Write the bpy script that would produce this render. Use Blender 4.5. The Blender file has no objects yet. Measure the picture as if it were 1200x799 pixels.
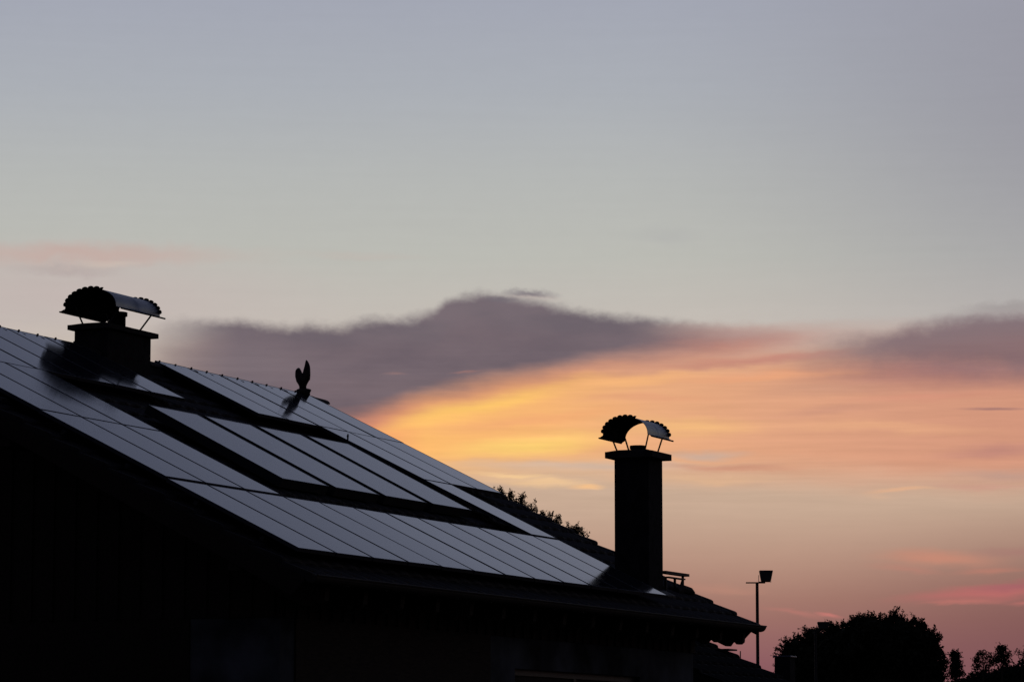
import bpy, bmesh, math, random
import numpy as np
from mathutils import Vector, Matrix

random.seed(7)
rng = np.random.default_rng(11)
sc = bpy.context.scene
COL = sc.collection
R = math.radians

# ------------------------------------------------------------------ camera
PITCH = R(7.153)
cam_d = bpy.data.cameras.new("camera")
cam = bpy.data.objects.new("camera", cam_d)
COL.objects.link(cam)
cam.location = (0, 0, 1.6)
cam.rotation_euler = (R(90) + PITCH, 0, 0)
cam_d.sensor_width = 36.0
cam_d.lens = 120.0
cam_d.clip_start = 0.5
cam_d.clip_end = 6000
sc.camera = cam
sc.view_settings.view_transform = 'Standard'
sc.view_settings.look = 'None'
sc.view_settings.exposure = 0.0
sc.view_settings.gamma = 1.0
sc.view_settings.use_curve_mapping = False

# ------------------------------------------------------------------ sky
# Evening sky drawn on the sphere of directions: azimuth and elevation only.
# Chart units: 1 unit = 1/4000 rad; (600, 399.5) is azimuth 0, elevation 7.15 deg.
UNIT = 1 / 4000.0
EL0 = 7.153 / 57.29578


def lin(c):
    out = []
    for v in c:
        v /= 255.0
        out.append(v / 12.92 if v <= 0.04045 else ((v + 0.055) / 1.055) ** 2.4)
    return (*out, 1.0)


world = bpy.data.worlds.new("World")
sc.world = world
world.use_nodes = True
WT = world.node_tree
WT.nodes.clear()


def nd(kind, **props):
    n = WT.nodes.new(kind)
    for k, v in props.items():
        setattr(n, k, v)
    return n


def lk(a, b):
    WT.links.new(a, b)


def math_node(op, a, b=None, clamp=False):
    n = nd('ShaderNodeMath', operation=op)
    n.use_clamp = clamp
    for i, v in enumerate((a, b)):
        if v is None:
            continue
        if isinstance(v, (int, float)):
            n.inputs[i].default_value = v
        else:
            lk(v, n.inputs[i])
    return n.outputs[0]


tc = nd('ShaderNodeTexCoord')
sep = nd('ShaderNodeSeparateXYZ')
lk(tc.outputs['Generated'], sep.inputs[0])
az = math_node('ARCTAN2', sep.outputs[0], sep.outputs[1])
el = math_node('ARCSINE', sep.outputs[2])
CX = math_node('ADD', math_node('MULTIPLY', az, 4000.0), 600.0)
CY = math_node('SUBTRACT', 399.5, math_node('MULTIPLY', math_node('SUBTRACT', el, EL0), 4000.0))
comb = nd('ShaderNodeCombineXYZ')
lk(CX, comb.inputs[0])
lk(CY, comb.inputs[1])


def noise(sx, sy, detail, seed, rough=0.55):
    m = nd('ShaderNodeVectorMath', operation='MULTIPLY')
    lk(comb.outputs[0], m.inputs[0])
    m.inputs[1].default_value = (1 / sx, 1 / sy, 1)
    t = nd('ShaderNodeTexNoise', noise_dimensions='4D')
    t.inputs['W'].default_value = seed
    t.inputs['Scale'].default_value = 1.0
    t.inputs['Detail'].default_value = detail
    t.inputs['Roughness'].default_value = rough
    lk(m.outputs[0], t.inputs['Vector'])
    return math_node('SUBTRACT', t.outputs['Fac'], 0.5)


n_big = noise(150, 55, 4, 3.1)
n_wisp = noise(90, 14, 5, 9.7, 0.6)
n_puff = noise(38, 24, 4, 5.3, 0.62)
# warped charts
WY = math_node('ADD', math_node('ADD', CY, math_node('MULTIPLY', n_big, 26.0)),
               math_node('MULTIPLY', n_wisp, 15.0))
WYP = math_node('ADD', math_node('ADD', CY, math_node('MULTIPLY', n_big, 12.0)),
                math_node('MULTIPLY', n_puff, 24.0))
WX = math_node('ADD', CX, math_node('MULTIPLY', noise(120, 40, 4, 1.7), 60.0))

XA, XB = -400.0, 1600.0
mr = nd('ShaderNodeMapRange')
mr.inputs['From Min'].default_value = XA
mr.inputs['From Max'].default_value = XB
lk(CX, mr.inputs['Value'])
XN = mr.outputs['Result']


def curve(pts, lo, hi):
    """value as a piecewise-smooth function of azimuth"""
    n = nd('ShaderNodeFloatCurve')
    lk(XN, n.inputs['Value'])
    cv = n.mapping.curves[0]
    P = [((x - XA) / (XB - XA), (y - lo) / (hi - lo)) for x, y in pts]
    P = [(0.0, P[0][1])] + P + [(1.0, P[-1][1])]
    while len(cv.points) < len(P):
        cv.points.new(0.5, 0.5)
    for p, (a, b) in zip(cv.points, P):
        p.location = (a, b)
        p.handle_type = 'AUTO_CLAMPED'
    n.mapping.use_clip = False
    n.mapping.update()
    return math_node('ADD', math_node('MULTIPLY', n.outputs[0], hi - lo), lo)


def ramp(value, a, b, pts):
    m = nd('ShaderNodeMapRange')
    m.inputs['From Min'].default_value = a
    m.inputs['From Max'].default_value = b
    lk(value, m.inputs['Value'])
    r = nd('ShaderNodeValToRGB')
    el_ = r.color_ramp.elements
    while len(el_) < len(pts):
        el_.new(0.5)
    for e, (x, c) in zip(el_, pts):
        e.position = (x - a) / (b - a)
        e.color = lin(c)
    lk(m.outputs['Result'], r.inputs['Fac'])
    return r.outputs['Color']


def smooth(v, a, b):
    m = nd('ShaderNodeMapRange', interpolation_type='SMOOTHSTEP')
    for nme, x in (('From Min', a), ('From Max', b)):
        if isinstance(x, (int, float)):
            m.inputs[nme].default_value = x
        else:
            lk(x, m.inputs[nme])
    lk(v, m.inputs['Value'])
    return m.outputs['Result']


def mixc(fac, a, b):
    m = nd('ShaderNodeMix', data_type='RGBA')
    m.clamp_factor = True
    if isinstance(fac, (int, float)):
        m.inputs[0].default_value = fac
    else:
        lk(fac, m.inputs[0])
    lk(a, m.inputs[6])
    if isinstance(b, tuple):
        m.inputs[7].default_value = b
    else:
        lk(b, m.inputs[7])
    return m.outputs[2]


def blob(base, cx, cy, rx, ry, ang, color, op, inner=0.0, wy=None, wx=None):
    c = nd('ShaderNodeCombineXYZ')
    lk(wx or WX, c.inputs[0])
    lk(wy or WY, c.inputs[1])
    m = nd('ShaderNodeMapping', vector_type='TEXTURE')
    m.inputs['Location'].default_value = (cx, cy, 0)
    m.inputs['Rotation'].default_value = (0, 0, R(ang))
    m.inputs['Scale'].default_value = (rx, ry, 1)
    lk(c.outputs[0], m.inputs['Vector'])
    l = nd('ShaderNodeVectorMath', operation='LENGTH')
    lk(m.outputs[0], l.inputs[0])
    f = math_node('MULTIPLY', smooth(l.outputs['Value'], 1.0, inner), op)
    return mixc(f, base, lin(color))


def band(base, top, bot, st, sb, color, op, xfade=None, y=None):
    """cloud band between two curves of elevation; st/sb = softness of its edges"""
    y = y or WY
    t = curve(top, 0, 800)
    b = curve(bot, 0, 800)
    f = math_node('MULTIPLY', smooth(math_node('SUBTRACT', y, t), -st, st),
                  smooth(math_node('SUBTRACT', b, y), -sb, sb))
    f = math_node('MULTIPLY', f, op)
    if xfade:
        a0, a1, b0, b1 = xfade
        f = math_node('MULTIPLY', f, smooth(WX, a0, a1))
        f = math_node('MULTIPLY', f, smooth(WX, b1, b0))
    return mixc(f, base, lin(color) if isinstance(color, tuple) else color)


# clear-sky gradient by elevation, horizon at chart y = 899
sky = ramp(CY, -5384.0, 1000.0, [
    (-5384, (44, 52, 78)), (-2600, (58, 66, 92)), (-1300, (82, 89, 114)), (-560, (110, 116, 140)),
    (-200, (146, 152, 173)), (0, (163, 167, 180)), (110, (171, 175, 182)), (210, (181, 183, 181)),
    (300, (187, 187, 180)), (380, (196, 188, 180)), (500, (214, 186, 160)), (600, (198, 168, 146)),
    (660, (182, 144, 126)), (710, (162, 118, 106)), (770, (142, 94, 98)), (899, (96, 62, 74))])
# right of the glow the air is greyer, left paler
sky = blob(sky, 1330, 130, 640, 460, 0, (145, 143, 154), .75, wy=CY, wx=CX)
sky = blob(sky, 1300, 740, 460, 200, 0, (116, 76, 78), .65, wy=CY, wx=CX)
sky = blob(sky, 60, 350, 420, 80, 0, (194, 180, 176), .8)
sky = blob(sky, 90, 304, 280, 20, -1, (199, 165, 156), .6, wy=WYP)
sky = blob(sky, 70, 322, 90, 9, 0, (176, 160, 158), .5, wy=WYP)
sky = blob(sky, 120, 316, 60, 6, 0, (206, 190, 178), .5)
sky = blob(sky, 420, 300, 120, 8, 0, (192, 176, 168), .3)
sky = blob(sky, 780, 275, 60, 16, 0, (172, 172, 172), .3)
# warm field lit by the set sun
warmc = ramp(CX, 300.0, 1300.0, [(300, (225, 130, 100)), (430, (246, 160, 108)), (500, (254, 188, 110)), (640, (248, 182, 116)),
                                 (760, (234, 172, 126)), (900, (224, 163, 128)), (1050, (216, 155, 126)), (1200, (212, 150, 124))])
sky = band(sky, [(300, 470), (400, 462), (500, 452), (600, 434), (700, 426), (800, 421), (900, 416), (1000, 412), (1200, 400)],
           [(300, 540), (500, 555), (650, 545), (800, 552), (950, 560), (1100, 566), (1200, 568)], 24, 30, warmc, .97, (300, 420, 1700, 1900))
sky = blob(sky, 920, 398, 260, 24, -3, (190, 152, 142), .55)
sky = blob(sky, 890, 424, 200, 9, -4, (194, 132, 120), .75)
sky = blob(sky, 850, 404, 150, 13, -2, (188, 140, 130), .6)
sky = blob(sky, 1110, 440, 240, 36, 1, (172, 121, 115), .85)
sky = blob(sky, 970, 456, 110, 12, -2, (204, 152, 128), .6)
sky = blob(sky, 560, 474, 190, 16, -13, (255, 200, 108), .9)
sky = blob(sky, 720, 450, 150, 11, -6, (248, 184, 122), .7)
sky = blob(sky, 900, 441, 150, 8, -3, (236, 166, 124), .7)
sky = blob(sky, 620, 492, 170, 12, -6, (240, 170, 116), .75)
sky = blob(sky, 760, 468, 120, 9, -2, (232, 164, 126), .6)
sky = blob(sky, 620, 521, 130, 19, -5, (255, 209, 118), .95)
sky = blob(sky, 800, 500, 130, 17, 1, (243, 188, 126), .8)
sky = blob(sky, 980, 482, 110, 9, -3, (204, 148, 124), .7)
sky = blob(sky, 1010, 502, 200, 11, 2, (231, 172, 132), .7)
sky = blob(sky, 1090, 470, 140, 9, 0, (210, 144, 122), .6)
sky = blob(sky, 700, 546, 240, 10, 0, (207, 180, 160), .85)
sky = blob(sky, 830, 531, 80, 9, 1, (198, 172, 156), .8)
sky = blob(sky, 640, 566, 90, 8, 2, (243, 200, 150), .75)
sky = blob(sky, 600, 558, 60, 4, 2, (248, 206, 150), .7)
sky = blob(sky, 690, 571, 30, 5, -2, (250, 196, 140), .85)
sky = blob(sky, 860, 547, 110, 7, 1, (206, 148, 122), .85)
sky = blob(sky, 830, 561, 120, 8, 1, (226, 182, 144), .6)
sky = blob(sky, 1055, 577, 55, 4.5, -1, (226, 176, 140), .85)
sky = blob(sky, 1030, 583, 26, 6, 12, (212, 174, 146), .5)
sky = blob(sky, 1165, 530, 100, 14, -2, (190, 134, 122), .75)
sky = blob(sky, 1165, 483, 56, 2.4, 1, (150, 110, 110), .75, wy=math_node('ADD', CY, math_node('MULTIPLY', n_big, 10.0)))
sky = blob(sky, 1170, 560, 90, 12, 0, (182, 150, 138), .6)
sky = blob(sky, 1150, 574, 90, 7, 2, (204, 152, 136), .5)
# purple bank on the right
sky = band(sky, [(850, 425), (950, 408), (1020, 398), (1080, 386), (1130, 377), (1200, 370), (1300, 362)],
           [(850, 428), (950, 428), (1020, 430), (1080, 434), (1150, 440), (1200, 446), (1300, 460)], 14, 26,
           (124, 103, 110), .88, (880, 1060, 2200, 2500), y=WYP)
sky = blob(sky, 1180, 362, 90, 10, -3, (150, 142, 142), .5, wy=WYP)
# the long dark cloud with its red rim
rim = [(160, 480), (300, 494), (380, 508), (430, 504), (480, 488), (560, 466), (640, 451), (720, 440), (800, 431), (900, 422)]
top = [(150, 392), (200, 378), (260, 376), (330, 382), (400, 380), (450, 374), (490, 371), (508, 366), (525, 352), (560, 344), (610, 350), (660, 360),
       (720, 368), (780, 374), (840, 382), (900, 392)]
sky = band(sky, [(x, min(y + 34, b)) for (x, y), b in zip(top, [400] * 8 + [388] * 8)], rim, 14, 13, (196, 130, 112), .68, (150, 330, 820, 1000))
core = curve([(x, y - 18) for x, y in rim], 0, 800)
sky_l = smooth(math_node('SUBTRACT', WYP, curve(top, 0, 800)), -9, 12)
sky_b = smooth(math_node('SUBTRACT', core, WY), -15, 17)
fx_ = math_node('MULTIPLY', smooth(WX, 130, 290), smooth(WX, 950, 720))
cl_a = nd('ShaderNodeRGB')
cl_a.outputs[0].default_value = lin((103, 93, 102))
cloudc = mixc(smooth(n_big, -.22, .22), cl_a.outputs[0], lin((117, 104, 111)))
sky = mixc(math_node('MULTIPLY', math_node('MULTIPLY', sky_l, sky_b), math_node('MULTIPLY', fx_, .97)), sky, cloudc)
sky = blob(sky, 270, 425, 150, 48, 0, (124, 112, 118), .6)
sky = blob(sky, 860, 392, 110, 20, 3, (178, 146, 140), .6, wy=WYP)
sky = blob(sky, 622, 350, 46, 6, 3, (186, 172, 166), .7)
sky = blob(sky, 620, 344, 42, 7, 3, (128, 120, 126), .9, wy=WYP)
sky = blob(sky, 585, 352, 30, 8, 0, (112, 104, 112), .8, wy=WYP)
sky = blob(sky, 460, 440, 24, 2.5, 0, (146, 116, 114), .6)
sky = blob(sky, 548, 436, 26, 2.5, -3, (166, 120, 112), .6)
# low pink streaks
sky = blob(sky, 1100, 656, 100, 15, 3, (202, 138, 116), .8)
sky = blob(sky, 1160, 670, 60, 6, -4, (198, 128, 110), .5)
sky = blob(sky, 850, 690, 70, 9, 4, (196, 140, 120), .35)
sky = blob(sky, 1190, 648, 70, 12, -2, (168, 122, 114), .6)
sky = blob(sky, 1150, 697, 150, 15, -3, (190, 108, 106), .8)
sky = blob(sky, 1180, 690, 70, 8, -3, (166, 98, 104), .7)
sky = blob(sky, 1120, 708, 60, 4, -3, (200, 120, 110), .5)
sky = blob(sky, 1195, 708, 40, 4, -2, (206, 118, 112), .5)
sky = blob(sky, 1060, 668, 60, 7, 8, (194, 128, 112), .4)
sky = blob(sky, 930, 716, 50, 5, 8, (190, 122, 112), .5)
sky = blob(sky, 968, 720, 20, 4, 14, (206, 124, 116), .75)
# fine streaking of the lit veil
veil = math_node('MULTIPLY', smooth(CY, 380, 440), smooth(CY, 640, 560))
streak = math_node('MULTIPLY', math_node('MULTIPLY', noise(150, 8, 5, 6.6, .6), veil), .30)
vm0 = nd('ShaderNodeVectorMath', operation='SCALE')
lk(sky, vm0.inputs[0])
lk(math_node('ADD', math_node('ADD', streak, math_node('MULTIPLY', noise(26, 16, 4, 8.8, .6), .035)), 1.0), vm0.inputs['Scale'])
sky = vm0.outputs[0]
# away from the afterglow the sky is darker and bluer
glow = math_node('ABSOLUTE', az)
sky = mixc(math_node('MULTIPLY', smooth(glow, 0.30, 1.5), 0.93), sky, lin((34, 37, 54)))
grain = math_node('ADD', math_node('MULTIPLY', noise(200, 9, 5, 2.2, .6), 0.05), 1.0)
vm = nd('ShaderNodeVectorMath', operation='SCALE')
lk(sky, vm.inputs[0])
lk(grain, vm.inputs['Scale'])
# below the horizon: dark earth
gnd = mixc(smooth(el, 0.0, -0.03), vm.outputs[0], lin((20, 18, 20)))
bg = nd('ShaderNodeBackground')
bg.inputs['Strength'].default_value = 1.0
lk(gnd, bg.inputs['Color'])
wo = nd('ShaderNodeOutputWorld')
lk(bg.outputs[0], wo.inputs['Surface'])
try:
    world.cycles.sampling_method = 'MANUAL'
    world.cycles.sample_map_resolution = 1024
except Exception:
    pass

# the sun has just gone down behind the cloud: only a trace of direct light
sun_d = bpy.data.lights.new("sun", 'SUN')
sun_d.energy = 0.06
sun_d.angle = R(3)
sun_d.color = (1.0, 0.62, 0.38)
sun = bpy.data.objects.new("sun", sun_d)
COL.objects.link(sun)
sun.rotation_euler = (R(90 - 4.5), 0, R(180 + 0.8))
sun.location = (0, 200, 30)


# ------------------------------------------------------------------ helpers
def material(name, color, rough=0.6, metallic=0.0, var=0.25, scale=6.0, bump=0.0, ior=1.45, coat=0.0, stretch=(1, 1, 1), spec=0.5):
    m = bpy.data.materials.new(name)
    m.use_nodes = True
    nt = m.node_tree
    b = nt.nodes['Principled BSDF']
    b.inputs['Roughness'].default_value = rough
    b.inputs['Metallic'].default_value = metallic
    b.inputs['IOR'].default_value = ior
    b.inputs['Specular IOR Level'].default_value = spec
    b.inputs['Coat Weight'].default_value = coat
    t = nt.nodes.new('ShaderNodeTexCoord')
    mp = nt.nodes.new('ShaderNodeMapping')
    mp.inputs['Scale'].default_value = stretch
    n = nt.nodes.new('ShaderNodeTexNoise')
    n.inputs['Scale'].default_value = scale
    n.inputs['Detail'].default_value = 5
    nt.links.new(t.outputs['Object'], mp.inputs['Vector'])
    nt.links.new(mp.outputs[0], n.inputs['Vector'])
    r = nt.nodes.new('ShaderNodeValToRGB')
    lo = [max(0, c * (1 - var)) for c in color]
    hi = [min(1, c * (1 + var)) for c in color]
    r.color_ramp.elements[0].position = .3
    r.color_ramp.elements[0].color = (*lo, 1)
    r.color_ramp.elements[1].position = .7
    r.color_ramp.elements[1].color = (*hi, 1)
    nt.links.new(n.outputs['Fac'], r.inputs['Fac'])
    nt.links.new(r.outputs['Color'], b.inputs['Base Color'])
    if bump:
        bp = nt.nodes.new('ShaderNodeBump')
        bp.inputs['Strength'].default_value = bump
        bp.inputs['Distance'].default_value = 0.01
        nt.links.new(n.outputs['Fac'], bp.inputs['Height'])
        nt.links.new(bp.outputs[0], b.inputs['Normal'])
    return m


M = {}
M['tile'] = material('roof_tile_clay', (.030, .025, .024), .85, var=.45, scale=3.5, bump=.4, spec=.15)
M['silhouette_tile'] = material('unlit_silhouette_tile', (.012, .011, .011), .95, var=.4, scale=3.5, bump=.4, spec=.05)  # roof tile darkened: the outbuilding's unlit silhouette is put into its colour
M['deck'] = material('roof_underlay', (.03, .025, .022), .9)
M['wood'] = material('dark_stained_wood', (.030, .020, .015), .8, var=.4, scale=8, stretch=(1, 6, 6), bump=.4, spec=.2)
M['plaster'] = material('white_plaster', (.085, .09, .10), .95, var=.75, scale=1.6, bump=.5, spec=.1)
M['render'] = material('chimney_render', (.032, .028, .028), .95, var=.35, scale=9, bump=.7, spec=.1)
M['cap'] = material('weathered_concrete', (.05, .046, .042), .95, var=.35, scale=12, bump=.6, spec=.1)
M['sheet'] = material('hood_sheet_metal', (.12, .13, .165), .42, metallic=.85, var=.3, scale=5)
M['dark_sheet'] = material('dark_underside', (.018, .015, .014), .9, var=.4, scale=7, spec=.1)  # hood inside, fringe, beads and flue: darker than the outer sheet
M['steel'] = material('dark_steel', (.035, .032, .032), .7, metallic=.3, var=.3)
M['gutter'] = material('copper_gutter', (.03, .022, .018), .75, metallic=.3, var=.3)
M['frame'] = material('black_anodised_frame', (.012, .013, .016), .5, var=.2)
M['alu'] = material('dull_aluminium_edge', (.03, .033, .045), .6, metallic=.3, var=.15)
M['absorber'] = material('collector_glass', (.012, .016, .030), .13, var=.3, scale=2, ior=1.26)
M['figure'] = material('weathered_ceramic', (.04, .032, .028), .8, var=.4, scale=20, bump=.5)
M['bark'] = material('bark', (.05, .038, .028), .95, var=.4, scale=10, bump=.8, spec=.1)
M['grass'] = material('meadow', (.035, .045, .02), 1.0, var=.4, scale=.6, spec=.1)
M['windowframe'] = material('brown_window_frame', (.045, .03, .022), .6)
M['windowglass'] = material('dark_window_glass', (.01, .012, .014), .08, var=.1)
M['lamp'] = material('floodlight_housing', (.05, .05, .05), .6)


def leaf_material(name, color):
    m = material(name, color, .95, var=.35, scale=.9, spec=.05)
    return m


M['leaf'] = leaf_material('leaf_green', (.036, .036, .022))
M['leaf2'] = leaf_material('leaf_olive', (.05, .042, .025))
M['leaf3'] = leaf_material('leaf_dark', (.032, .032, .024))


def panel_material():
    """monocrystalline cells under textured glass: faint cell grid and dust"""
    m = bpy.data.materials.new('solar_glass')
    m.use_nodes = True
    nt = m.node_tree
    b = nt.nodes['Principled BSDF']
    b.inputs['IOR'].default_value = 1.24
    t = nt.nodes.new('ShaderNodeTexCoord')
    br = nt.nodes.new('ShaderNodeTexBrick')
    br.offset = 0
    br.inputs['Color1'].default_value = (.010, .012, .022, 1)
    br.inputs['Color2'].default_value = (.013, .015, .027, 1)
    br.inputs['Mortar'].default_value = (.035, .037, .045, 1)
    br.inputs['Scale'].default_value = 1
    br.inputs['Brick Width'].default_value = .1275
    br.inputs['Row Height'].default_value = .1275
    br.inputs['Mortar Size'].default_value = .0025
    nt.links.new(t.outputs['Object'], br.inputs['Vector'])
    nt.links.new(br.outputs['Color'], b.inputs['Base Color'])
    n = nt.nodes.new('ShaderNodeTexNoise')
    n.inputs['Scale'].default_value = 1.4
    n.inputs['Detail'].default_value = 5
    nt.links.new(t.outputs['Object'], n.inputs['Vector'])
    mr_ = nt.nodes.new('ShaderNodeMapRange')
    mr_.inputs['From Min'].default_value = .3
    mr_.inputs['From Max'].default_value = .7
    mr_.inputs['To Min'].default_value = .075
    mr_.inputs['To Max'].default_value = .115
    nt.links.new(n.outputs['Fac'], mr_.inputs['Value'])
    nt.links.new(mr_.outputs[0], b.inputs['Roughness'])
    return m


M['pv'] = panel_material()


def mesh_obj(name, verts, faces, mat, parent=None, smooth_=False, loc=(0, 0, 0), rot=(0, 0, 0)):
    me = bpy.data.meshes.new(name)
    me.from_pydata([tuple(v) for v in verts], [], faces)
    if isinstance(mat, (list, tuple)):
        for m in mat:
            me.materials.append(m)
    else:
        me.materials.append(mat)
    bm = bmesh.new()
    bm.from_mesh(me)
    bmesh.ops.recalc_face_normals(bm, faces=bm.faces)
    bm.to_mesh(me)
    bm.free()
    if smooth_:
        me.polygons.foreach_set('use_smooth', [True] * len(me.polygons))
    me.update()
    o = bpy.data.objects.new(name, me)
    COL.objects.link(o)
    o.location = loc
    o.rotation_euler = rot
    if parent:
        o.parent = parent
    return o


def inst(src, parent, loc, rot=None, name=None):
    o = src.copy()
    COL.objects.link(o)
    o.parent = parent
    o.location = loc
    if rot is not None:
        o.rotation_euler = rot
    return o


class Geo:
    def __init__(self):
        self.v, self.f = [], []

    def add(self, v, f):
        o = len(self.v)
        self.v += [tuple(p) for p in v]
        self.f += [tuple(i + o for i in q) for q in f]
        return self

    def box(self, x0, x1, y0, y1, z0, z1, M4=None):
        v = [(x, y, z) for z in (z0, z1) for y in (y0, y1) for x in (x0, x1)]
        if M4:
            v = [M4 @ Vector(p) for p in v]
        return self.add(v, [(0, 2, 3, 1), (4, 5, 7, 6), (0, 1, 5, 4), (2, 6, 7, 3), (0, 4, 6, 2), (1, 3, 7, 5)])

    def tube(self, pts, r, n=8, cap=True):
        """round tube along pts, r a number or one per point"""
        P = [Vector(p) for p in pts]
        rs = [r] * len(P) if isinstance(r, (int, float)) else r
        vs, fs = [], []
        up = Vector((0, 0, 1))
        for i, p in enumerate(P):
            d = (P[min(i + 1, len(P) - 1)] - P[max(i - 1, 0)]).normalized()
            a = d.cross(up)
            if a.length < 1e-3:
                a = d.cross(Vector((1, 0, 0)))
            a.normalize()
            b = d.cross(a).normalized()
            for k in range(n):
                t = 2 * math.pi * k / n
                vs.append(p + (a * math.cos(t) + b * math.sin(t)) * rs[i])
        for i in range(len(P) - 1):
            for k in range(n):
                k2 = (k + 1) % n
                fs.append((i * n + k, i * n + k2, (i + 1) * n + k2, (i + 1) * n + k))
        if cap:
            fs.append(tuple(range(n)))
            fs.append(tuple((len(P) - 1) * n + k for k in reversed(range(n))))
        return self.add(vs, fs)

    def prism(self, poly, x0, x1):
        """poly in (y, z) extruded along x"""
        n = len(poly)
        v = [(x0, y, z) for y, z in poly] + [(x1, y, z) for y, z in poly]
        f = [tuple(range(n)), tuple(range(2 * n - 1, n - 1, -1))]
        f += [(i, (i + 1) % n, n + (i + 1) % n, n + i) for i in range(n)]
        return self.add(v, f)

    def make(self, name, mat, parent=None, **k):
        return mesh_obj(name, self.v, self.f, mat, parent, **k)


def bevel(o, w, seg=2):
    m = o.modifiers.new('bevel', 'BEVEL')
    m.width = w
    m.segments = seg
    m.limit_method = 'ANGLE'
    return o


def empty(name, loc, rz=0, label=None, cat=None, group=None):
    o = bpy.data.objects.new(name, None)
    o.empty_display_size = .3
    COL.objects.link(o)
    o.location = loc
    o.rotation_euler = (0, 0, rz)
    if label:
        o['label'] = label
        o['category'] = cat
    if group:
        o['group'] = group
    return o


# ------------------------------------------------------------------ ground
def build_ground():
    n = 60
    xs = np.linspace(-1, 1, n)
    v, f = [], []
    for j in range(n):
        for i in range(n):
            x = math.copysign(abs(xs[i]) ** 2.2, xs[i]) * 3000
            y = math.copysign(abs(xs[j]) ** 2.2, xs[j]) * 3000
            v.append((x, y, 0))
    for j in range(n - 1):
        for i in range(n - 1):
            a = j * n + i
            f.append((a, a + 1, a + n + 1, a + n))
    g = mesh_obj('ground', v, f, M['grass'])
    g['kind'] = 'structure'


build_ground()

# ------------------------------------------------------------------ main house
# local frame: x along the ridge (away from the viewer), y up-slope, z up; origin on the ridge line
AZ = R(23.6337)
TH = R(26.3779)
CT, ST = math.cos(TH), math.sin(TH)
ORG = Vector((-7.2901, 34.2087, 6.5066))
house = empty('house', ORG, R(90) - AZ, 'dark gabled house whose long tiled roof is covered with solar panels', 'house')
GZ = -ORG.z           # ground in local z
TW = -0.13            # tile surface under the plane of the panels


def rf(u, v, w=0.0):
    """roof-plane coordinates (along ridge, down the slope, above panel plane) -> house local"""
    return Vector((u, -(v * CT + w * ST), -v * ST + w * CT))


ROOFROT = (TH, 0, 0)
X0, X1 = -0.12, 12.30          # verges
VE = 6.72                      # eave along the slope

# panels -----------------------------------------------------------
PW, PH = 0.779, 1.585


def panel_proto(w, h, name, glass, frame_w, th):
    g = Geo().box(frame_w, w - frame_w, -h + frame_w, -frame_w, -.006, -.002)
    p = g.make(name, glass, house, rot=ROOFROT)
    fg = Geo()
    fg.box(0, w, -frame_w, 0, -th, 0).box(0, w, -h, -h + frame_w, -th, 0)
    fg.box(0, frame_w, -h + frame_w, -frame_w, -th, 0).box(w - frame_w, w, -h + frame_w, -frame_w, -th, 0)
    fg.box(frame_w, w - frame_w, -h + frame_w, -frame_w, -th, -.008)
    fr = fg.make('panel_frame', M['alu'] if name == 'solar_panel' else M['frame'], p)
    return p, fr


pv, pvf = panel_proto(PW, PH, 'solar_panel', M['pv'], .008, .038)
blocks = []      # (u, v, pitch, count)
blocks.append((0.10, 4.815, .8055, 12))        # bottom row
blocks.append((0.16, 3.175, .806, 3))          # row 3, left three
blocks.append((9.03, 3.175, .806, 1))          # row 3, last strip
blocks.append((0.20, 1.575, .80, 3))           # row 2, left three
blocks.append((9.06, 1.575, .79, 3))           # row 2, right three
blocks.append((0.05, -.01, .805, 7))          # top row, left seven
blocks.append((7.43, -.01, .81, 5))           # top row, right five
first = True
cover = []
for u0, v0, pitch, cnt in blocks:
    for k in range(cnt):
        u = u0 + pitch * k
        dw = random.uniform(-.0015, .0015)
        loc = rf(u, v0, dw)
        if first:
            p = pv
            p.location = loc
            first = False
        else:
            p = inst(pv, house, loc)
            c = pvf.copy()
            COL.objects.link(c)
            c.parent = p
        p.rotation_euler = (TH + random.uniform(-.0012, .0012), random.uniform(-.003, .003), 0)
        cover.append((u, u + PW, v0, v0 + PH))
CW, CH = 1.085, 1.86
col0, colf = panel_proto(CW, CH, 'solar_collector', M['absorber'], .012, .10)
for k in range(4):
    u = 3.625 + 1.258 * k
    v0 = 2.30
    p = col0 if k == 0 else inst(col0, house, (0, 0, 0))
    if k:
        c = colf.copy()
        COL.objects.link(c)
        c.parent = p
    p.location = rf(u, v0, .034)
    p.rotation_euler = (TH + math.atan2(.036, CH), 0, 0)
    p['label'] = 'wide thermal collector in a black frame'
    cover.append((u, u + CW, v0, v0 + CH))
# mounting rails under the panels
rails = Geo()
for v in (.35, 1.2, 1.95, 2.75, 3.55, 4.35, 5.2, 6.0):
    for a, b in ((0.1, 2.5), (9.1, 9.8)) if 1.5 < v < 4.7 else (((.1, 9.7),) if v > 4.7 else ((.1, 5.6), (7.5, 11.4))):
        p0 = rf(a, v, -.085)
        rails.box(a, b, -.02, .02, -.02, .02, Matrix.Translation(Vector((0, p0.y, p0.z))) @ Matrix.Rotation(TH, 4, 'X'))
rails.make('mounting_rail', M['steel'], house)['kind'] = 'stuff'


# tiles ------------------------------------------------------------
TPW, TG = 0.2957, 0.353


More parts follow.
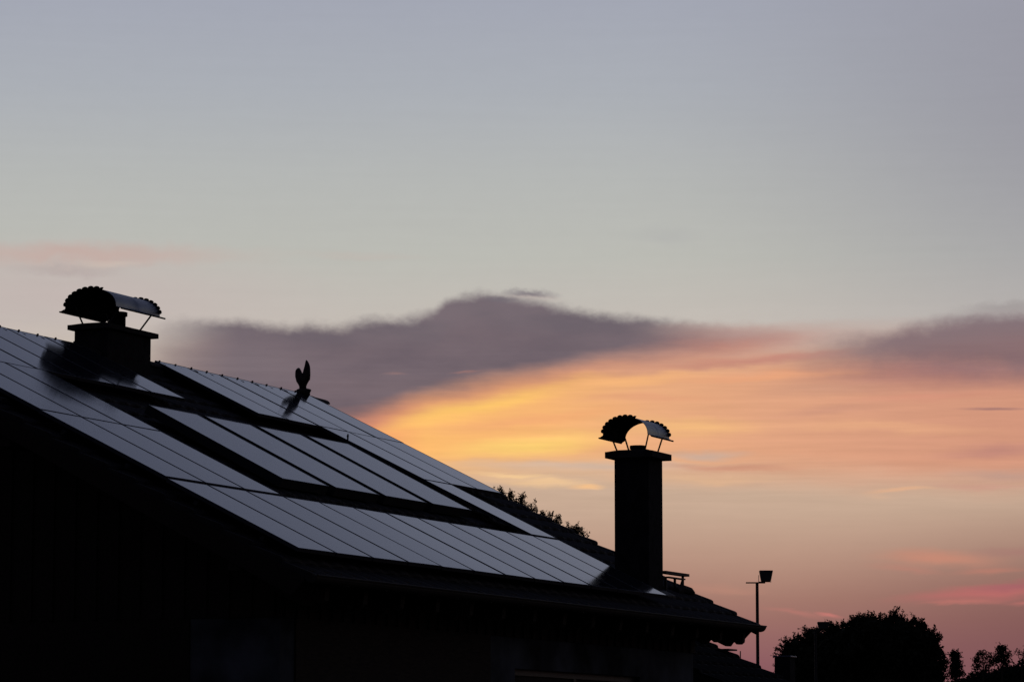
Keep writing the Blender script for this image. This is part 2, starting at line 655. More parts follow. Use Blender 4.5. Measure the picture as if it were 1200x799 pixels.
def tile_geo(wdt, lng, edge=0):
    """one interlocking concrete tile: shallow double wave, rounded nose; local x across, -y down-slope"""
    xs = [0, .12, .25, .38, .5, .62, .75, .88, 1.0]
    wave = [.016, .020, .012, .002, .0, .002, .012, .020, .016]
    if edge:
        wave = [w_ if x < .6 else .022 for x, w_ in zip(xs, wave)]
    ys = [0, -.5 * lng, -lng + .045, -lng + .018, -lng]
    lift = [-.006, .014, .030, .026, .006]
    v, f = [], []
    n = len(xs)
    for y, l in zip(ys, lift):
        for x, w_ in zip(xs, wave):
            v.append((x * wdt, y, w_ + l))
    for j in range(len(ys) - 1):
        for i in range(n - 1):
            a = j * n + i
            f.append((a, a + 1, a + n + 1, a + n))
    # underside edge strip
    b = len(v)
    for x, w_ in zip(xs, wave):
        v.append((x * wdt, -lng + .006, w_ - .018))
    for i in range(n - 1):
        f.append(((len(ys) - 1) * n + i, (len(ys) - 1) * n + i + 1, b + i + 1, b + i))
    # side cheeks
    for i in (0, n - 1):
        c = len(v)
        drop = -.09 if edge else -.02
        for y in ys:
            v.append((xs[i] * wdt, y, drop))
        for j in range(len(ys) - 1):
            f.append((j * n + i, (j + 1) * n + i, c + j + 1, c + j))
    return v, f


TBASE = TW - .030
tv, tf = tile_geo(TPW, TG + .04)
tile0 = mesh_obj('tile', tv, tf, M['tile'], house, smooth_=False, rot=ROOFROT)
te, tef = tile_geo(TPW, TG + .04, 1)
etile0 = mesh_obj('tile', te, tef, M['tile'], house, rot=ROOFROT)
cands = []
ncol = 42
vrows = [VE - TG * (k + 1) for k in range(19)]
for j, v in enumerate(vrows):
    for i in range(ncol):
        u = X0 + i * TPW
        # share of the tile not under a panel
        pts = [(u + a * TPW, v + b * TG) for a in (.1, .5, .9) for b in (.1, .5, .9)]
        hid = sum(any(c[0] < x < c[1] and c[2] < y < c[3] for c in cover) for x, y in pts)
        # collectors and panels seen at a grazing angle also hide what lies right behind them
        shade = sum(any(c[0] < x - .9 < c[1] and c[2] < y + .05 < c[3] for c in cover) for x, y in pts)
        score = (9 - hid) + (9 - shade) * .7 - (3 if v < .2 else 0)
        if i in (0, ncol - 1):
            score += 6
        if i > 33:
            score += 2
        cands.append((score, u, v, i))
cands.sort(key=lambda c: -c[0])
singles, rest = cands[:296], cands[296:]
used = {0: False, 1: False}
for s_, u, v, i in singles:
    e = 1 if i == ncol - 1 else 0
    src = etile0 if e else tile0
    jit = (TH + random.uniform(-.006, .006), random.uniform(-.006, .006), random.uniform(-.004, .004))
    loc = rf(u, v, TBASE + random.uniform(-.003, .003))
    if not used[e]:
        src.location = loc
        src.rotation_euler = jit
        used[e] = True
    else:
        inst(src, house, loc, jit)
g = Geo()
for s_, u, v, i in rest:
    mt = Matrix.Translation(rf(u, v, TBASE)) @ Matrix.Rotation(TH, 4, 'X')
    g.add([mt @ Vector(p) for p in (te if i == ncol - 1 else tv)], tef if i == ncol - 1 else tf)
g.make('tile_field', M['tile'], house)['kind'] = 'stuff'
# rear slope
g = Geo()
MIR = Matrix.Scale(-1, 4, Vector((0, 1, 0)))
for j, v in enumerate(vrows):
    for i in range(ncol):
        u = X0 + i * TPW
        mt = MIR @ Matrix.Translation(rf(u, v, TBASE)) @ Matrix.Rotation(TH, 4, 'X')
        g.add([mt @ Vector(p) for p in tv], tf)
g.make('rear_tile_field', M['tile'], house)['kind'] = 'stuff'

# ridge tiles: half-round caps each with a clip; only their tops show over the panels
RL = .40


def ridge_geo():
    v, f = [], []
    n = 9
    for x, r in ((0, .118), (.03, .128), (.06, .118), (RL + .04, .108)):
        for k in range(n):
            t = math.pi * (k / (n - 1))
            v.append((x, r * math.cos(t), r * .62 * math.sin(t)))
    for j in range(3):
        for k in range(n - 1):
            a = j * n + k
            f.append((a, a + 1, a + n + 1, a + n))
    f.append(tuple(range(n)))
    f.append(tuple(3 * n + k for k in reversed(range(n))))
    return v, f


rv, rfc = ridge_geo()
RZ = -.098
ridge0 = mesh_obj('ridge_tile', rv, rfc, M['tile'], house, loc=(X0, 0, RZ))
clip0 = Geo().box(.036, .052, -.006, .012, .072, .114).make('ridge_clip', M['steel'], ridge0)
for k in range(1, 30):
    x = X0 + k * RL
    o = inst(ridge0, house, (x, random.uniform(-.004, .004), RZ + random.uniform(-.003, .003)))
    c = clip0.copy()
    COL.objects.link(c)
    c.parent = o
# bedding mortar under the ridge tiles
Geo().box(X0 + .04, X0 + 30 * RL - .02, -.085, .085, -.30, RZ + .045).make('ridge_mortar', M['cap'], house)
# end disc closing the last ridge tile
Geo().tube([(X0 + 30 * RL - .03, 0, RZ + .0), (X0 + 30 * RL + .01, 0, RZ - .01)], [.075, .05], 12).make('ridge_end_cap', M['tile'], house)

# deck, verge boards, soffit ----------------------------------------
g = Geo()
for sgn in (1, -1):
    a, b = rf(0, .0, TW - .05), rf(0, VE - .05, TW - .05)
    a2, b2 = rf(0, .0, TW - .09), rf(0, VE - .05, TW - .09)
    a.y = a2.y = 0
    poly = [(a.y, a.z), (sgn * b.y, b.z), (sgn * b2.y, b2.z), (0, a2.z)]
    g.prism(poly, X0 + .05, X1 - .06)
g.make('roof_deck', M['deck'], house)
for xa in (X0 + .0, X1 - .052):
    for sgn in (1, -1):
        a, b = rf(0, 0, TW - .052), rf(0, VE - .02, TW - .052)
        a2, b2 = rf(0, 0, TW - .26), rf(0, VE - .09, TW - .26)
        g = Geo().prism([(0, a.z), (sgn * b.y, b.z), (sgn * b2.y, b2.z), (0, a2.z)], xa, xa + .03)
        g.make('barge_board', M['wood'], house)


# rafter tails with a carved end along the eave
tail = [(-5.30, -2.98), (-5.84, -3.13), (-5.90, -3.17), (-5.85, -3.19), (-5.834, -3.32), (-5.80, -3.347), (-5.755, -3.347), (-5.71, -3.304),
        (-5.68, -3.33), (-5.652, -3.368), (-5.606, -3.367), (-5.34, -3.24), (-5.24, -3.19)]
EO = (0, 0)
tail0 = Geo().prism([(y, z) for y, z in tail], -.045, .045).make('rafter_tail', M['wood'], house, loc=(12.1, 0, 0))
for k in range(1, 15):
    inst(tail0, house, (12.1 - .83 * k, 0, 0))
# eave fascia
g = Geo()
g.box(X0 + .05, X1 - .05, -5.895, -5.865, -3.19, -3.06)
g.make('fascia_board', M['wood'], house)
# half-round gutter, open at the top, with a rolled front bead
g = Geo()
n = 9
v, f = [], []
GX0, GX1, GY, GZZ, GR = X0 - .02, X1 + .04, -5.985, -3.118, .068
for x in (GX0, GX1):
    for r in (GR, GR - .006):
        for k in range(n):
            t = math.pi * (1 + k / (n - 1))
            v.append((x, GY + r * math.cos(t), GZZ + r * math.sin(t)))
for k in range(n - 1):
    f += [(k, k + 1, 2 * n + k + 1, 2 * n + k), (n + k, n + k + 1, 3 * n + k + 1, 3 * n + k)]
f += [tuple(range(n)), tuple(range(2 * n, 3 * n))]
g.add(v, f)
g.tube([(GX0, GY - GR, GZZ), (GX1, GY - GR, GZZ)], .011, 6)
gut = g.make('gutter', M['gutter'], house)
br0 = Geo().box(-.012, .012, GY + GR, GY + GR + .06, GZZ - .005, GZZ + .0).box(-.012, .012, GY - GR - .004, GY + GR, GZZ - .078, GZZ - .071).make('gutter_bracket', M['gutter'], gut, loc=(.5, 0, 0))
for k in range(1, 15):
    inst(br0, gut, (.5 + .83 * k, 0, 0))

# walls ---------------------------------------------------------------
WX0, WX1, WY0 = 0.56, 11.72, 5.30
g = Geo()


def gable_poly(h0, inset=0.0):
    zt = -ST / CT * WY0 - .27
    return [(-WY0, h0), (WY0, h0), (WY0, zt), (0, -.30), (-WY0, zt)]


ZT = -ST / CT * WY0 - .27
ZS = -3.46         # where timber cladding starts over the plaster
YG = -4.33         # near gable: plaster beside the corner, dark boarding beyond added to blacken it
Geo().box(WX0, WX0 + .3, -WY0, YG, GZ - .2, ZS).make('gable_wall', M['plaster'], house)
g.box(WX1 - .3, WX1, -WY0, WY0, GZ - .2, ZS)
# long walls; the eave wall has window openings
wins = [(6.15, 9.9)]
WZ0, WZ1 = -5.2, -3.80
XP = 5.45          # plaster of the eave wall begins here
edges = [XP] + [e for w_ in wins for e in w_] + [WX1 - .3]
g.box(XP, WX1 - .3, -WY0, -WY0 + .3, GZ - .2, WZ0)
g.box(XP, WX1 - .3, -WY0, -WY0 + .3, WZ1, ZS)
for k in range(0, len(edges), 2):
    g.box(edges[k], edges[k + 1], -WY0, -WY0 + .3, WZ0, WZ1)
g.box(WX0 + .3, WX1 - .3, WY0 - .3, WY0, GZ - .2, ZS)
g.make('wall', M['plaster'], house)
# timber upper wall
g = Geo()
g.box(WX0 - .02, WX0 + .28, YG + .002, WY0, GZ - .2, ZS - .002)  # lower boarding added to keep this part of the gable black
g.box(WX0 + .302, XP - .002, -WY0 - .02, -WY0 + .28, GZ - .2, ZS - .002)
for xa, xb in ((WX0 - .02, WX0 + .28), (WX1 - .28, WX1 + .02)):
    g.prism([(-WY0 - .02, ZS), (WY0 + .02, ZS), (WY0 + .02, ZT), (0, -.30), (-WY0 - .02, ZT)], xa, xb)
for ya, yb in ((-WY0 - .02, -WY0 + .28), (WY0 - .28, WY0 + .02)):
    g.box(WX0 + .28, WX1 - .28, ya, yb, ZS, ZT)
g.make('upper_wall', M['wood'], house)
# vertical boards of the near gable and of the eave wall, battens over the joints
g = Geo()
for k in range(44):
    y = -WY0 + .06 + k * .245
    zt = -abs(y) * ST / CT - .30
    if y < WY0:
        g.box(WX0 - .045, WX0 - .02, y - .02, y + .02, ZS + .002, zt)
for k in range(45):
    x = WX0 + .06 + k * .248
    g.box(x - .02, x + .02, -WY0 - .045, -WY0 - .02, ZS + .002, ZT + .02)
g.make('cover_batten', M['wood'], house)['kind'] = 'stuff'
for (a, b) in wins:
    fr = Geo()
    fr.box(a, b, -WY0 + .06, -WY0 + .12, WZ1 - .07, WZ1).box(a, b, -WY0 + .06, -WY0 + .12, WZ0, WZ0 + .07)
    fr.box(a, a + .07, -WY0 + .06, -WY0 + .12, WZ0 + .07, WZ1 - .07).box(b - .07, b, -WY0 + .06, -WY0 + .12, WZ0 + .07, WZ1 - .07)
    fr.box((a + b) / 2 - .035, (a + b) / 2 + .035, -WY0 + .063, -WY0 + .117, WZ0 + .07, WZ1 - .07)
    w_ = fr.make('window', M['windowframe'], house)
    Geo().box(a + .07, b - .07, -WY0 + .085, -WY0 + .095, WZ0 + .07, WZ1 - .07).make('dark_panel', M['wood'], w_)  # dark panel put in for the glass, so nothing reflects
    Geo().box(a - .06, b + .06, -WY0 - .06, -WY0 + .055, WZ0 - .045, WZ0 - .003).make('sill', M['cap'], w_)
# purlin ends carrying the gable overhang
pur = Geo().box(X0 + .03, WX0 - .05, -.07, .07, -.2, 0).make('purlin_end', M['wood'], house, loc=(0, 0, -.33))
for y in (-2.6, 2.6, -5.15, 5.15):
    inst(pur, house, (0, y, -abs(y) * ST / CT - .30))
for y in (0, -2.6, 2.6, -5.15, 5.15):
    inst(pur, house, (11.67, y, -abs(y) * ST / CT - .30))


# chimneys ---------------------------------------------------------------
def hood_mesh(L, half, rise, flare, parent, loc, lobes=13):
    """barrel-vaulted sheet along x; a scalloped fringe stands up along both ends, drip edges with a rolled bead"""
    n = 45
    prof = [(half + flare, -.030), (half + flare * .45, -.012)]
    for k in range(n):
        t = math.pi * k / (n - 1)
        prof.append((math.cos(t) * half, max(0, math.sin(t)) ** .9 * rise))
    prof += [(-half - flare * .45, -.012), (-half - flare, -.030)]
    m = len(prof)
    v, f, mats = [], [], []
    for lay in (0, 1):
        for x in (-L / 2, 0, L / 2):
            for (y, z) in prof:
                q = 1 - .012 * lay
                v.append((x, y * q, z * q - .002 * lay))
    for lay in (0, 1):
        for j in range(2):
            for k in range(m - 1):
                a = lay * 3 * m + j * m + k
                f.append((a, a + 1, a + m + 1, a + m))
                mats.append(lay)
    for j in (0, 2):
        for k in range(m - 1):
            a = j * m + k
            f.append((a, a + 1, 3 * m + a + 1, 3 * m + a))
            mats.append(0)
    for k in (0, m - 1):
        for j in range(2):
            a = j * m + k
            f.append((a, a + m, 3 * m + a + m, 3 * m + a))
            mats.append(0)
    me = bpy.data.meshes.new('hood')
    me.from_pydata(v, [], f)
    me.materials.append(M['sheet'])
    me.materials.append(M['dark_sheet'])
    me.polygons.foreach_set('material_index', mats)
    me.polygons.foreach_set('use_smooth', [len_ < 2 * 2 * (m - 1) for len_ in range(len(f))])
    me.update()
    o = bpy.data.objects.new('hood', me)
    COL.objects.link(o)
    o.parent = parent
    o.location = loc
    g_ = Geo()
    ns = lobes * 10 + 1
    for xe, cut in ((-L / 2 - .004, .66), (L / 2, 0)):
        vs, fs = [], []
        for x in (xe, xe + .004):
            for k in range(ns):
                u_ = k / (ns - 1)
                # the near fringe stops a little past the crown
                t = math.pi * (.03 + .94 * u_ * (cut or 1))
                lob = math.sqrt(max(0, 1 - (2 * ((u_ * (lobes * (cut or 1))) % 1.0) - 1) ** 2))
                y, z = math.cos(t) * half, max(0, math.sin(t)) ** .9 * rise
                ln = math.hypot(y, z)
                d_ = .006 + .024 * lob
                vs.append((x, y * (1 - .004 / ln), z * (1 - .004 / ln)))
                vs.append((x, y * (1 + d_ / ln), z * (1 + d_ / ln)))
        for s_ in (0, 2 * ns):
            for k in range(ns - 1):
                fs.append((s_ + 2 * k, s_ + 2 * k + 1, s_ + 2 * k + 3, s_ + 2 * k + 2))
        for k in range(ns - 1):
            for w_ in (0, 1):
                a = 2 * k + w_
                fs.append((a, a + 2, 2 * ns + a + 2, 2 * ns + a))
        g_.add(vs, fs)
    fr = g_.make('scalloped_fringe', M['dark_sheet'], parent, loc=loc)
    g_ = Geo()
    for sg in (1, -1):
        g_.tube([(-L / 2, sg * (half + flare), -.030), (L / 2, sg * (half + flare), -.030)], .010, 8)
    g_.make('drip_bead', M['dark_sheet'], parent, loc=loc)
    return o


def chimney(x0, x1, y0, y1, zb, cap, capz, flue, hood, legs, lab):
    c = bevel(Geo().box(x0, x1, y0, y1, zb, capz[0]).make('chimney', M['render'], house), .008)
    c['label'] = lab
    # cover slab with bevelled weathering
    a0, a1, b0, b1 = cap
    g_ = Geo().box(a0, a1, b0, b1, capz[0], capz[1])
    xm0, xm1, ym0, ym1 = a0 + .12, a1 - .12, b0 + .12, b1 - .12
    z = capz[1]
    g_.add([(a0 + .01, b0 + .01, z), (a1 - .01, b0 + .01, z), (a1 - .01, b1 - .01, z), (a0 + .01, b1 - .01, z),
            (xm0, ym0, z + .028), (xm1, ym0, z + .028), (xm1, ym1, z + .028), (xm0, ym1, z + .028)],
           [(4, 5, 6, 7), (0, 1, 5, 4), (1, 2, 6, 5), (2, 3, 7, 6), (3, 0, 4, 7)])
    g_.make('cover_slab', M['cap'], c)
    g_ = Geo()
    for (fx, fy, r_, za, zb_) in flue:
        g_.tube([(fx, fy, za), (fx, fy, zb_)], r_, 20)
    g_.make('flue_pipe', M['dark_sheet'], c)
    hx, hy, hz, L, half, rise, flare = hood
    hood_mesh(L, half, rise, flare, c, (hx, hy, hz))
    for (ax, ay, bx, by, bz) in legs:
        g_ = Geo().tube([(ax, ay, capz[1] + .0), (bx, by, bz)], .0105, 6)
        g_.box(ax - .02, ax + .02, ay - .02, ay + .02, capz[1] + .001, capz[1] + .012)
        g_.make('hood_leg', M['steel'], c)
    return c


chimney(5.967, 6.99, -.183, .267, -.95, (5.90, 7.065, -.243, .322), (.212, .269),
        [(6.50, .0, .10, .27, .43), (6.51, .0, .115, .43, .475), (6.46, .04, .075, .475, .66)],
        (6.362, -.018, .452, 1.03, .345, .225, .07),
        [(6.05, .19, 6.02, .30, .51), (6.70, .19, 6.73, .30, .51), (6.05, -.15, 6.02, -.33, .50), (6.76, -.15, 6.79, -.33, .50)],
        'squat chimney on the ridge with a deep vaulted hood')
chimney(10.395, 10.876, -5.23, -4.78, -2.95, (10.30, 10.97, -5.315, -4.695), (-1.115, -1.038),
        [(10.63, -5.0, .09, -1.02, -.985), (10.63, -5.0, .10, -.985, -.945)], (10.565, -5.005, -.845, .735, .295, .218, .05),
        [(10.38, -4.83, 10.33, -4.76, -.83), (10.80, -4.83, 10.81, -4.76, -.83), (10.38, -5.19, 10.33, -5.26, -.83), (10.80, -5.19, 10.81, -5.26, -.83)],
        'tall slim chimney near the eave under a short vaulted hood')
# lead flashing round the tall chimney
g = Geo()
for (a, b, c, d_) in ((10.30, 10.97, -5.36, -5.232), (10.30, 10.97, -4.778, -4.66)):
    zc = [(y, y * ST / CT + TW / CT + .02) for y in (c, d_)]
    g.prism([(zc[0][0], zc[0][1]), (zc[1][0], zc[1][1]), (zc[1][0], zc[1][1] - .02), (zc[0][0], zc[0][1] - .02)], a, b)
g.make('chimney_flashing', M['steel'], house)

# chimney sweep step beside the tall chimney ---------------------------
st_ = Geo().box(11.20, 12.02, -5.145, -5.055, -2.488, -2.455)
step = st_.make('sweep_step', M['steel'], house)
Geo().box(11.34, 11.92, -5.13, -5.07, -2.535, -2.518).make('lower_rail', M['steel'], step)
for x in (11.30, 11.62, 11.90):
    Geo().box(x - .013, x + .013, -5.113, -5.087, -2.70, -2.535 if x != 11.9 else -2.486).make('post', M['steel'], step)
g = Geo()
g.tube([(11.90, -5.1, -2.53), (11.78, -5.1, -2.66)], .016, 6)
g.make('brace', M['steel'], step)
# vent tile lumps under the step
g = Geo()
p = rf(11.75, 5.75, TW)
g.tube([(11.55, -5.14, -2.69), (11.75, -5.14, -2.655), (11.98, -5.16, -2.67), (12.06, -5.18, -2.70)], [.05, .06, .05, .03], 8)
g.make('vent_tile', M['tile'], house)

# little sensor stub at the corner of the collectors -------------------
p = rf(9.0, 2.03, .0)
Geo().tube([(p.x, p.y, p.z - .1), (p.x, p.y, p.z + .06), (p.x + .006, p.y, p.z + .085)], [.013, .015, .006], 6).make('vent_stub', M['steel'], house)

# cables and clamps between panels ------------------------------------
cl = Geo()
for (u0, v0, pitch, cnt) in blocks:
    for k in range(1, cnt):
        for dv in (.35, 1.22):
            q_ = rf(u0 + pitch * k - .010, v0 + dv, .002)
            cl.box(-.013, .013, -.025, .025, -.03, -.004, Matrix.Translation(q_) @ Matrix.Rotation(TH, 4, 'X'))
cl.make('panel_clamp', M['steel'], house)['kind'] = 'stuff'

# ------------------------------------------------------------------ ridge figure
rz = R(90) - AZ


def to_world(x, y, z):
    return Matrix.Translation(ORG) @ Matrix.Rotation(rz, 4, 'Z') @ Vector((x, y, z))


fig = empty('bird_figure', to_world(11.34, 0, -.01), rz, 'dark ceramic bird figure with raised neck standing on the end of the ridge', 'ornament')


def ellip(name, chain, mat, parent, n=14):
    """lathe-like body: chain of (y, z, ry, rx) rings stacked upwards"""
    v, f = [], []
    for (y, z, ry, rx) in chain:
        for k in range(n):
            t = 2 * math.pi * k / n
            v.append((rx * math.cos(t), y + ry * math.sin(t), z))
    for j in range(len(chain) - 1):
        for k in range(n):
            k2 = (k + 1) % n
            f.append((j * n + k, j * n + k2, (j + 1) * n + k2, (j + 1) * n + k))
    f.append(tuple(range(n)))
    f.append(tuple((len(chain) - 1) * n + k for k in reversed(range(n))))
    return mesh_obj(name, v, f, mat, parent, smooth_=True)


# y positive = left in the view; 1 chart unit is about 1.23 cm across here
ellip('pedestal', [(.0, -.03, .085, .07), (-.004, .01, .09, .075), (-.006, .045, .108, .085), (-.006, .06, .095, .07), (.0, .072, .05, .045)], M['figure'], fig)
ellip('body', [(.005, .060, .05, .045), (.008, .10, .048, .05), (.01, .13, .062, .06), (.01, .165, .088, .065), (.008, .20, .10, .065),
               (.004, .235, .102, .06), (.0, .26, .098, .05), (.0, .272, .08, .04)], M['figure'], fig)
ellip('rounded_tail', [(.056, .18, .045, .045), (.063, .23, .054, .048), (.068, .27, .050, .045), (.074, .305, .042, .038), (.075, .33, .029, .026),
                       (.071, .347, .011, .010)], M['figure'], fig)
ellip('upright_neck', [(-.040, .18, .055, .045), (-.044, .24, .057, .045), (-.047, .28, .054, .04), (-.053, .33, .046, .034), (-.056, .37, .037, .029),
                       (-.053, .40, .028, .023), (-.047, .43, .016, .015), (-.042, .446, .005, .006)], M['figure'], fig)

# ------------------------------------------------------------------ outbuilding behind the far gable
OX0, OL = 12.75, 3.25
out = empty('outbuilding', to_world(OX0, 0, 0), rz, 'low dark outbuilding with a tiled roof sloping down behind the house corner', 'shed')


def line_z(y):
    # far verge runs through y=-3.928 z=-3.135 and y=-5.213 z=-3.723
    return -3.135 + (y + 3.928) * slope


slope = (3.723 - 3.135) / (5.213 - 3.928)
TH2 = math.atan(slope)
yr, ye = -1.5, -8.2
g = Geo()
g.prism([(yr, line_z(yr) - .05), (ye, line_z(ye) - .05), (ye + .1, line_z(ye) - .15), (yr, line_z(yr) - .15)], .0, OL)
g.prism([(yr, line_z(yr) - .05), (yr * 2 - ye, line_z(ye) - .05), (yr * 2 - ye - .1, line_z(ye) - .15), (yr, line_z(yr) - .15)], .0, OL)
g.make('roof', M['deck'], out)
zc0 = line_z(ye) - .1
Geo().prism([(ye + .5, GZ), (yr * 2 - ye - .5, GZ), (yr * 2 - ye - .5, line_z(ye + .5) - .16), (yr, line_z(yr) - .16), (ye + .5, line_z(ye + .5) - .16)], .3, OL - .25).make(
    'wall', M['wood'], out)
L_sl = math.hypot(ye - yr, (ye - yr) * slope)
ov, of = tile_geo(.30, .39, 0)
t20 = None
n2 = int(L_sl / .345)
g = Geo()
for j in range(n2):
    for i in range(11):
        yy = yr - (j * .345 * math.cos(TH2))
        loc = Vector((i * .2955, yy, line_z(yy) - .06))
        if i > 8:
            if t20 is None:
                t20 = mesh_obj('tile', ov, of, M['silhouette_tile'], out, loc=loc, rot=(TH2, 0, 0))
            else:
                inst(t20, out, loc, (TH2 + random.uniform(-.008, .008), random.uniform(-.01, .01), 0))
        else:
            mt = Matrix.Translation(loc) @ Matrix.Rotation(TH2, 4, 'X')
            g.add([mt @ Vector(p) for p in ov], of)
g.make('tile_field', M['silhouette_tile'], out)['kind'] = 'stuff'
# snow hook plate and little spike near the overhang
Geo().box(OL - .4, OL - .06, -4.36, -4.16, line_z(-4.24) - .01, line_z(-4.24) + .012).make('snow_hook', M['steel'], out)
Geo().tube([(OL - .1, -4.42, line_z(-4.42) - .03), (OL - .1, -4.42, line_z(-4.42) + .07)], .008, 5).make('spike', M['steel'], out)

# squat capped chimney of the outbuilding's far side
g = Geo()
cy0, cy1 = -4.82, -5.12
nb = empty('capped_chimney', to_world(19.0, -3.99, 0), rz, 'slim stack with a pale flat metal cap in front of the broad tree', 'chimney')
nb.location.z = 0
bevel(Geo().box(-.12, .12, -.12, .12, -.2, 3.222).make('shaft', M['render'], nb), .01)
bevel(Geo().box(-.14, .14, -.14, .14, 3.224, 3.246).make('metal_cap', M['sheet'], nb), .006)


# ------------------------------------------------------------------ floodlight poles
def flood(x, y, h, label, hw=.36, hh=.33, grp=None):
    e = empty('floodlight_pole', (x, y, 0), 0, label, 'floodlight', grp)
    Geo().tube([(0, 0, 0), (0, 0, h)], [.065, .05], 10).make('pole', M['steel'], e)
    Geo().box(-.36, .26, -.03, .03, h - .005, h + .035).make('crossbar', M['steel'], e)
    g_ = Geo()
    # tapered housing: front glass tilted toward the field
    z0 = h + .06
    g_.add([(.13, -.10, z0), (.44, -.10, z0), (.44, .12, z0), (.13, .12, z0),
            (.07, -.13, z0 + hh), (.51, -.13, z0 + hh), (.51, .15, z0 + hh), (.07, .15, z0 + hh)],
           [(0, 1, 2, 3), (4, 7, 6, 5), (0, 4, 5, 1), (1, 5, 6, 2), (2, 6, 7, 3), (3, 7, 4, 0)])
    bevel(g_.make('lamp_housing', M['lamp'], e), .02)
    g_ = Geo().box(.045, .06, -.02, .02, h + .03, h + hh * .75).box(.045, .46, -.02, .02, h + .036, h + .056)
    g_.make('lamp_bracket', M['steel'], e)
    return e


flood(7.89, 110, 1.6 + (901 - 684.5) / 4000 * 110, 'slender pole beside the roof corner carrying one floodlight', hh=.35, grp='floodlights on poles')
f2 = flood((954.5 - 600) / 4000 * 122, 122, 1.6 + (901 - 740) / 4000 * 122, 'floodlight head just clearing the left shoulder of the broad tree', hh=.26, grp='floodlights on poles')


# ------------------------------------------------------------------ trees
def leaves(n_twigs, per, sampler, size, spread, name, mat, parent, seed, aspect=.55, flat=False):
    r = np.random.default_rng(seed)
    C = np.array([sampler(r) for _ in range(n_twigs)])
    C = np.repeat(C, per, axis=0) + r.normal(0, spread, (n_twigs * per, 3))
    N = len(C)
    a = r.normal(size=(N, 3))
    a /= np.linalg.norm(a, axis=1)[:, None]
    b = np.cross(a, r.normal(size=(N, 3)))
    b /= np.linalg.norm(b, axis=1)[:, None]
    s = size * r.uniform(.6, 1.3, (N, 1))
    tip, side = a * s, b * s * aspect * .5
    V = np.empty((N, 4, 3))
    V[:, 0] = C
    V[:, 1] = C + tip * .5 + side
    V[:, 2] = C + tip
    V[:, 3] = C + tip * .5 - side
    me = bpy.data.meshes.new(name)
    me.vertices.add(N * 4)
    me.vertices.foreach_set('co', V.reshape(-1).astype(np.float32))
    me.loops.add(N * 4)
    me.loops.foreach_set('vertex_index', np.arange(N * 4, dtype=np.int32))
    me.polygons.add(N)
    me.polygons.foreach_set('loop_start', np.arange(0, N * 4, 4, dtype=np.int32))
    me.polygons.foreach_set('loop_total', np.full(N, 4, dtype=np.int32))
    me.update(calc_edges=True)
    me.materials.append(mat)
    o = bpy.data.objects.new(name, me)
    COL.objects.link(o)
    if parent:
        o.parent = parent
    return o


def limbs(parent, base, targets, r0, seed, name='trunk', sub=2, fork=None):
    rr = random.Random(seed)
    g_ = Geo()
    top_ = Vector(fork) if fork else Vector((0, 0, base))
    g_.tube([(0, 0, 0), (0.03, 0, top_.z * .5), tuple(top_)], [r0, r0 * .8, r0 * .6], 9)
    for t in targets:
        t = Vector(t)
        mid = top_.lerp(t, .5) + Vector((rr.uniform(-.2, .2), rr.uniform(-.2, .2), rr.uniform(0, .25))) * (t - top_).length * .3
        g_.tube([top_, mid, t], [r0 * .45, r0 * .25, r0 * .07], 6)
        for _ in range(sub):
            s_ = mid.lerp(t, rr.uniform(0, .7))
            e_ = s_ + Vector((rr.gauss(0, 1), rr.gauss(0, 1), rr.uniform(.2, 1.4))).normalized() * min(1.6, (t - top_).length) * rr.uniform(.15, .4)
            g_.tube([s_, s_.lerp(e_, .5) + Vector((0, 0, .03)), e_], [r0 * .14, r0 * .08, r0 * .025], 5)
    return g_.make(name, M['bark'], parent)


def pxz(x, y, D):
    """metres across and up for a chart point at distance D"""
    return (x - 600) / 4000 * D, 1.6 + (901 - y) / 4000 * D


# broad tree: crown built from clumps that follow its domed outline
D = 130
tx, _ = pxz(1012, 800, D)
big = empty('broad_tree', (tx, D, 0), 0, 'broad domed leafy tree, the largest in view, right of the floodlight pole', 'tree')
outl = [(906, 782), (907, 770), (913, 760), (918, 753), (927, 750), (935, 747), (942, 736), (948, 741), (955, 738), (966, 734), (975, 731), (985, 730), (993, 729),
        (1001, 726), (1004, 721), (1012, 720), (1020, 721), (1028, 723), (1034, 727), (1041, 727), (1045, 721), (1049, 717), (1055, 722), (1061, 725), (1067, 728),
        (1072, 725), (1078, 730), (1084, 735), (1091, 740), (1097, 747), (1101, 755), (1104, 765), (1106, 778), (1107, 792)]
clumps, sprays = [], []
for (x, y) in outl:
    dx, dy = 1008 - x, 812 - y
    ln = math.hypot(dx, dy)
    a, b = pxz(x + dx / ln * 7, y + dy / ln * 7, D)
    clumps.append((a - tx, random.uniform(-.8, .8), b, .20, .28, .20))
    a2, b2 = pxz(x + dx / ln * 15, y + dy / ln * 15, D)
    clumps.append((a2 - tx, random.uniform(-.8, .8), b2, .26, .3, .26))
    out_ = Vector((-dx / ln, 0, dy / ln))
    for _ in range(5):
        st0 = Vector((a - tx, clumps[-2][1], b)) + Vector((random.uniform(-.14, .14), 0, random.uniform(-.1, .1)))
        dr = (out_ + Vector((random.gauss(0, .5), random.gauss(0, .3), random.gauss(.15, .4)))).normalized()
        sprays.append((st0, st0 + dr * random.uniform(.22, .40)))
inner = []
for k in range(190):
    t = -1 + 2 * (k + random.random()) / 190
    x = 1008 + 76 * t
    topy = np.interp(x, [p[0] for p in outl], [p[1] for p in outl])
    a, b = pxz(x, topy, D)
    z = random.uniform(2.0, b - .8) if k % 3 else b - random.uniform(.75, 1.1)
    inner.append((a - tx, random.uniform(-2.0, 2.0) * math.sqrt(1 - t * t * .8), z, .55, .8, .55))
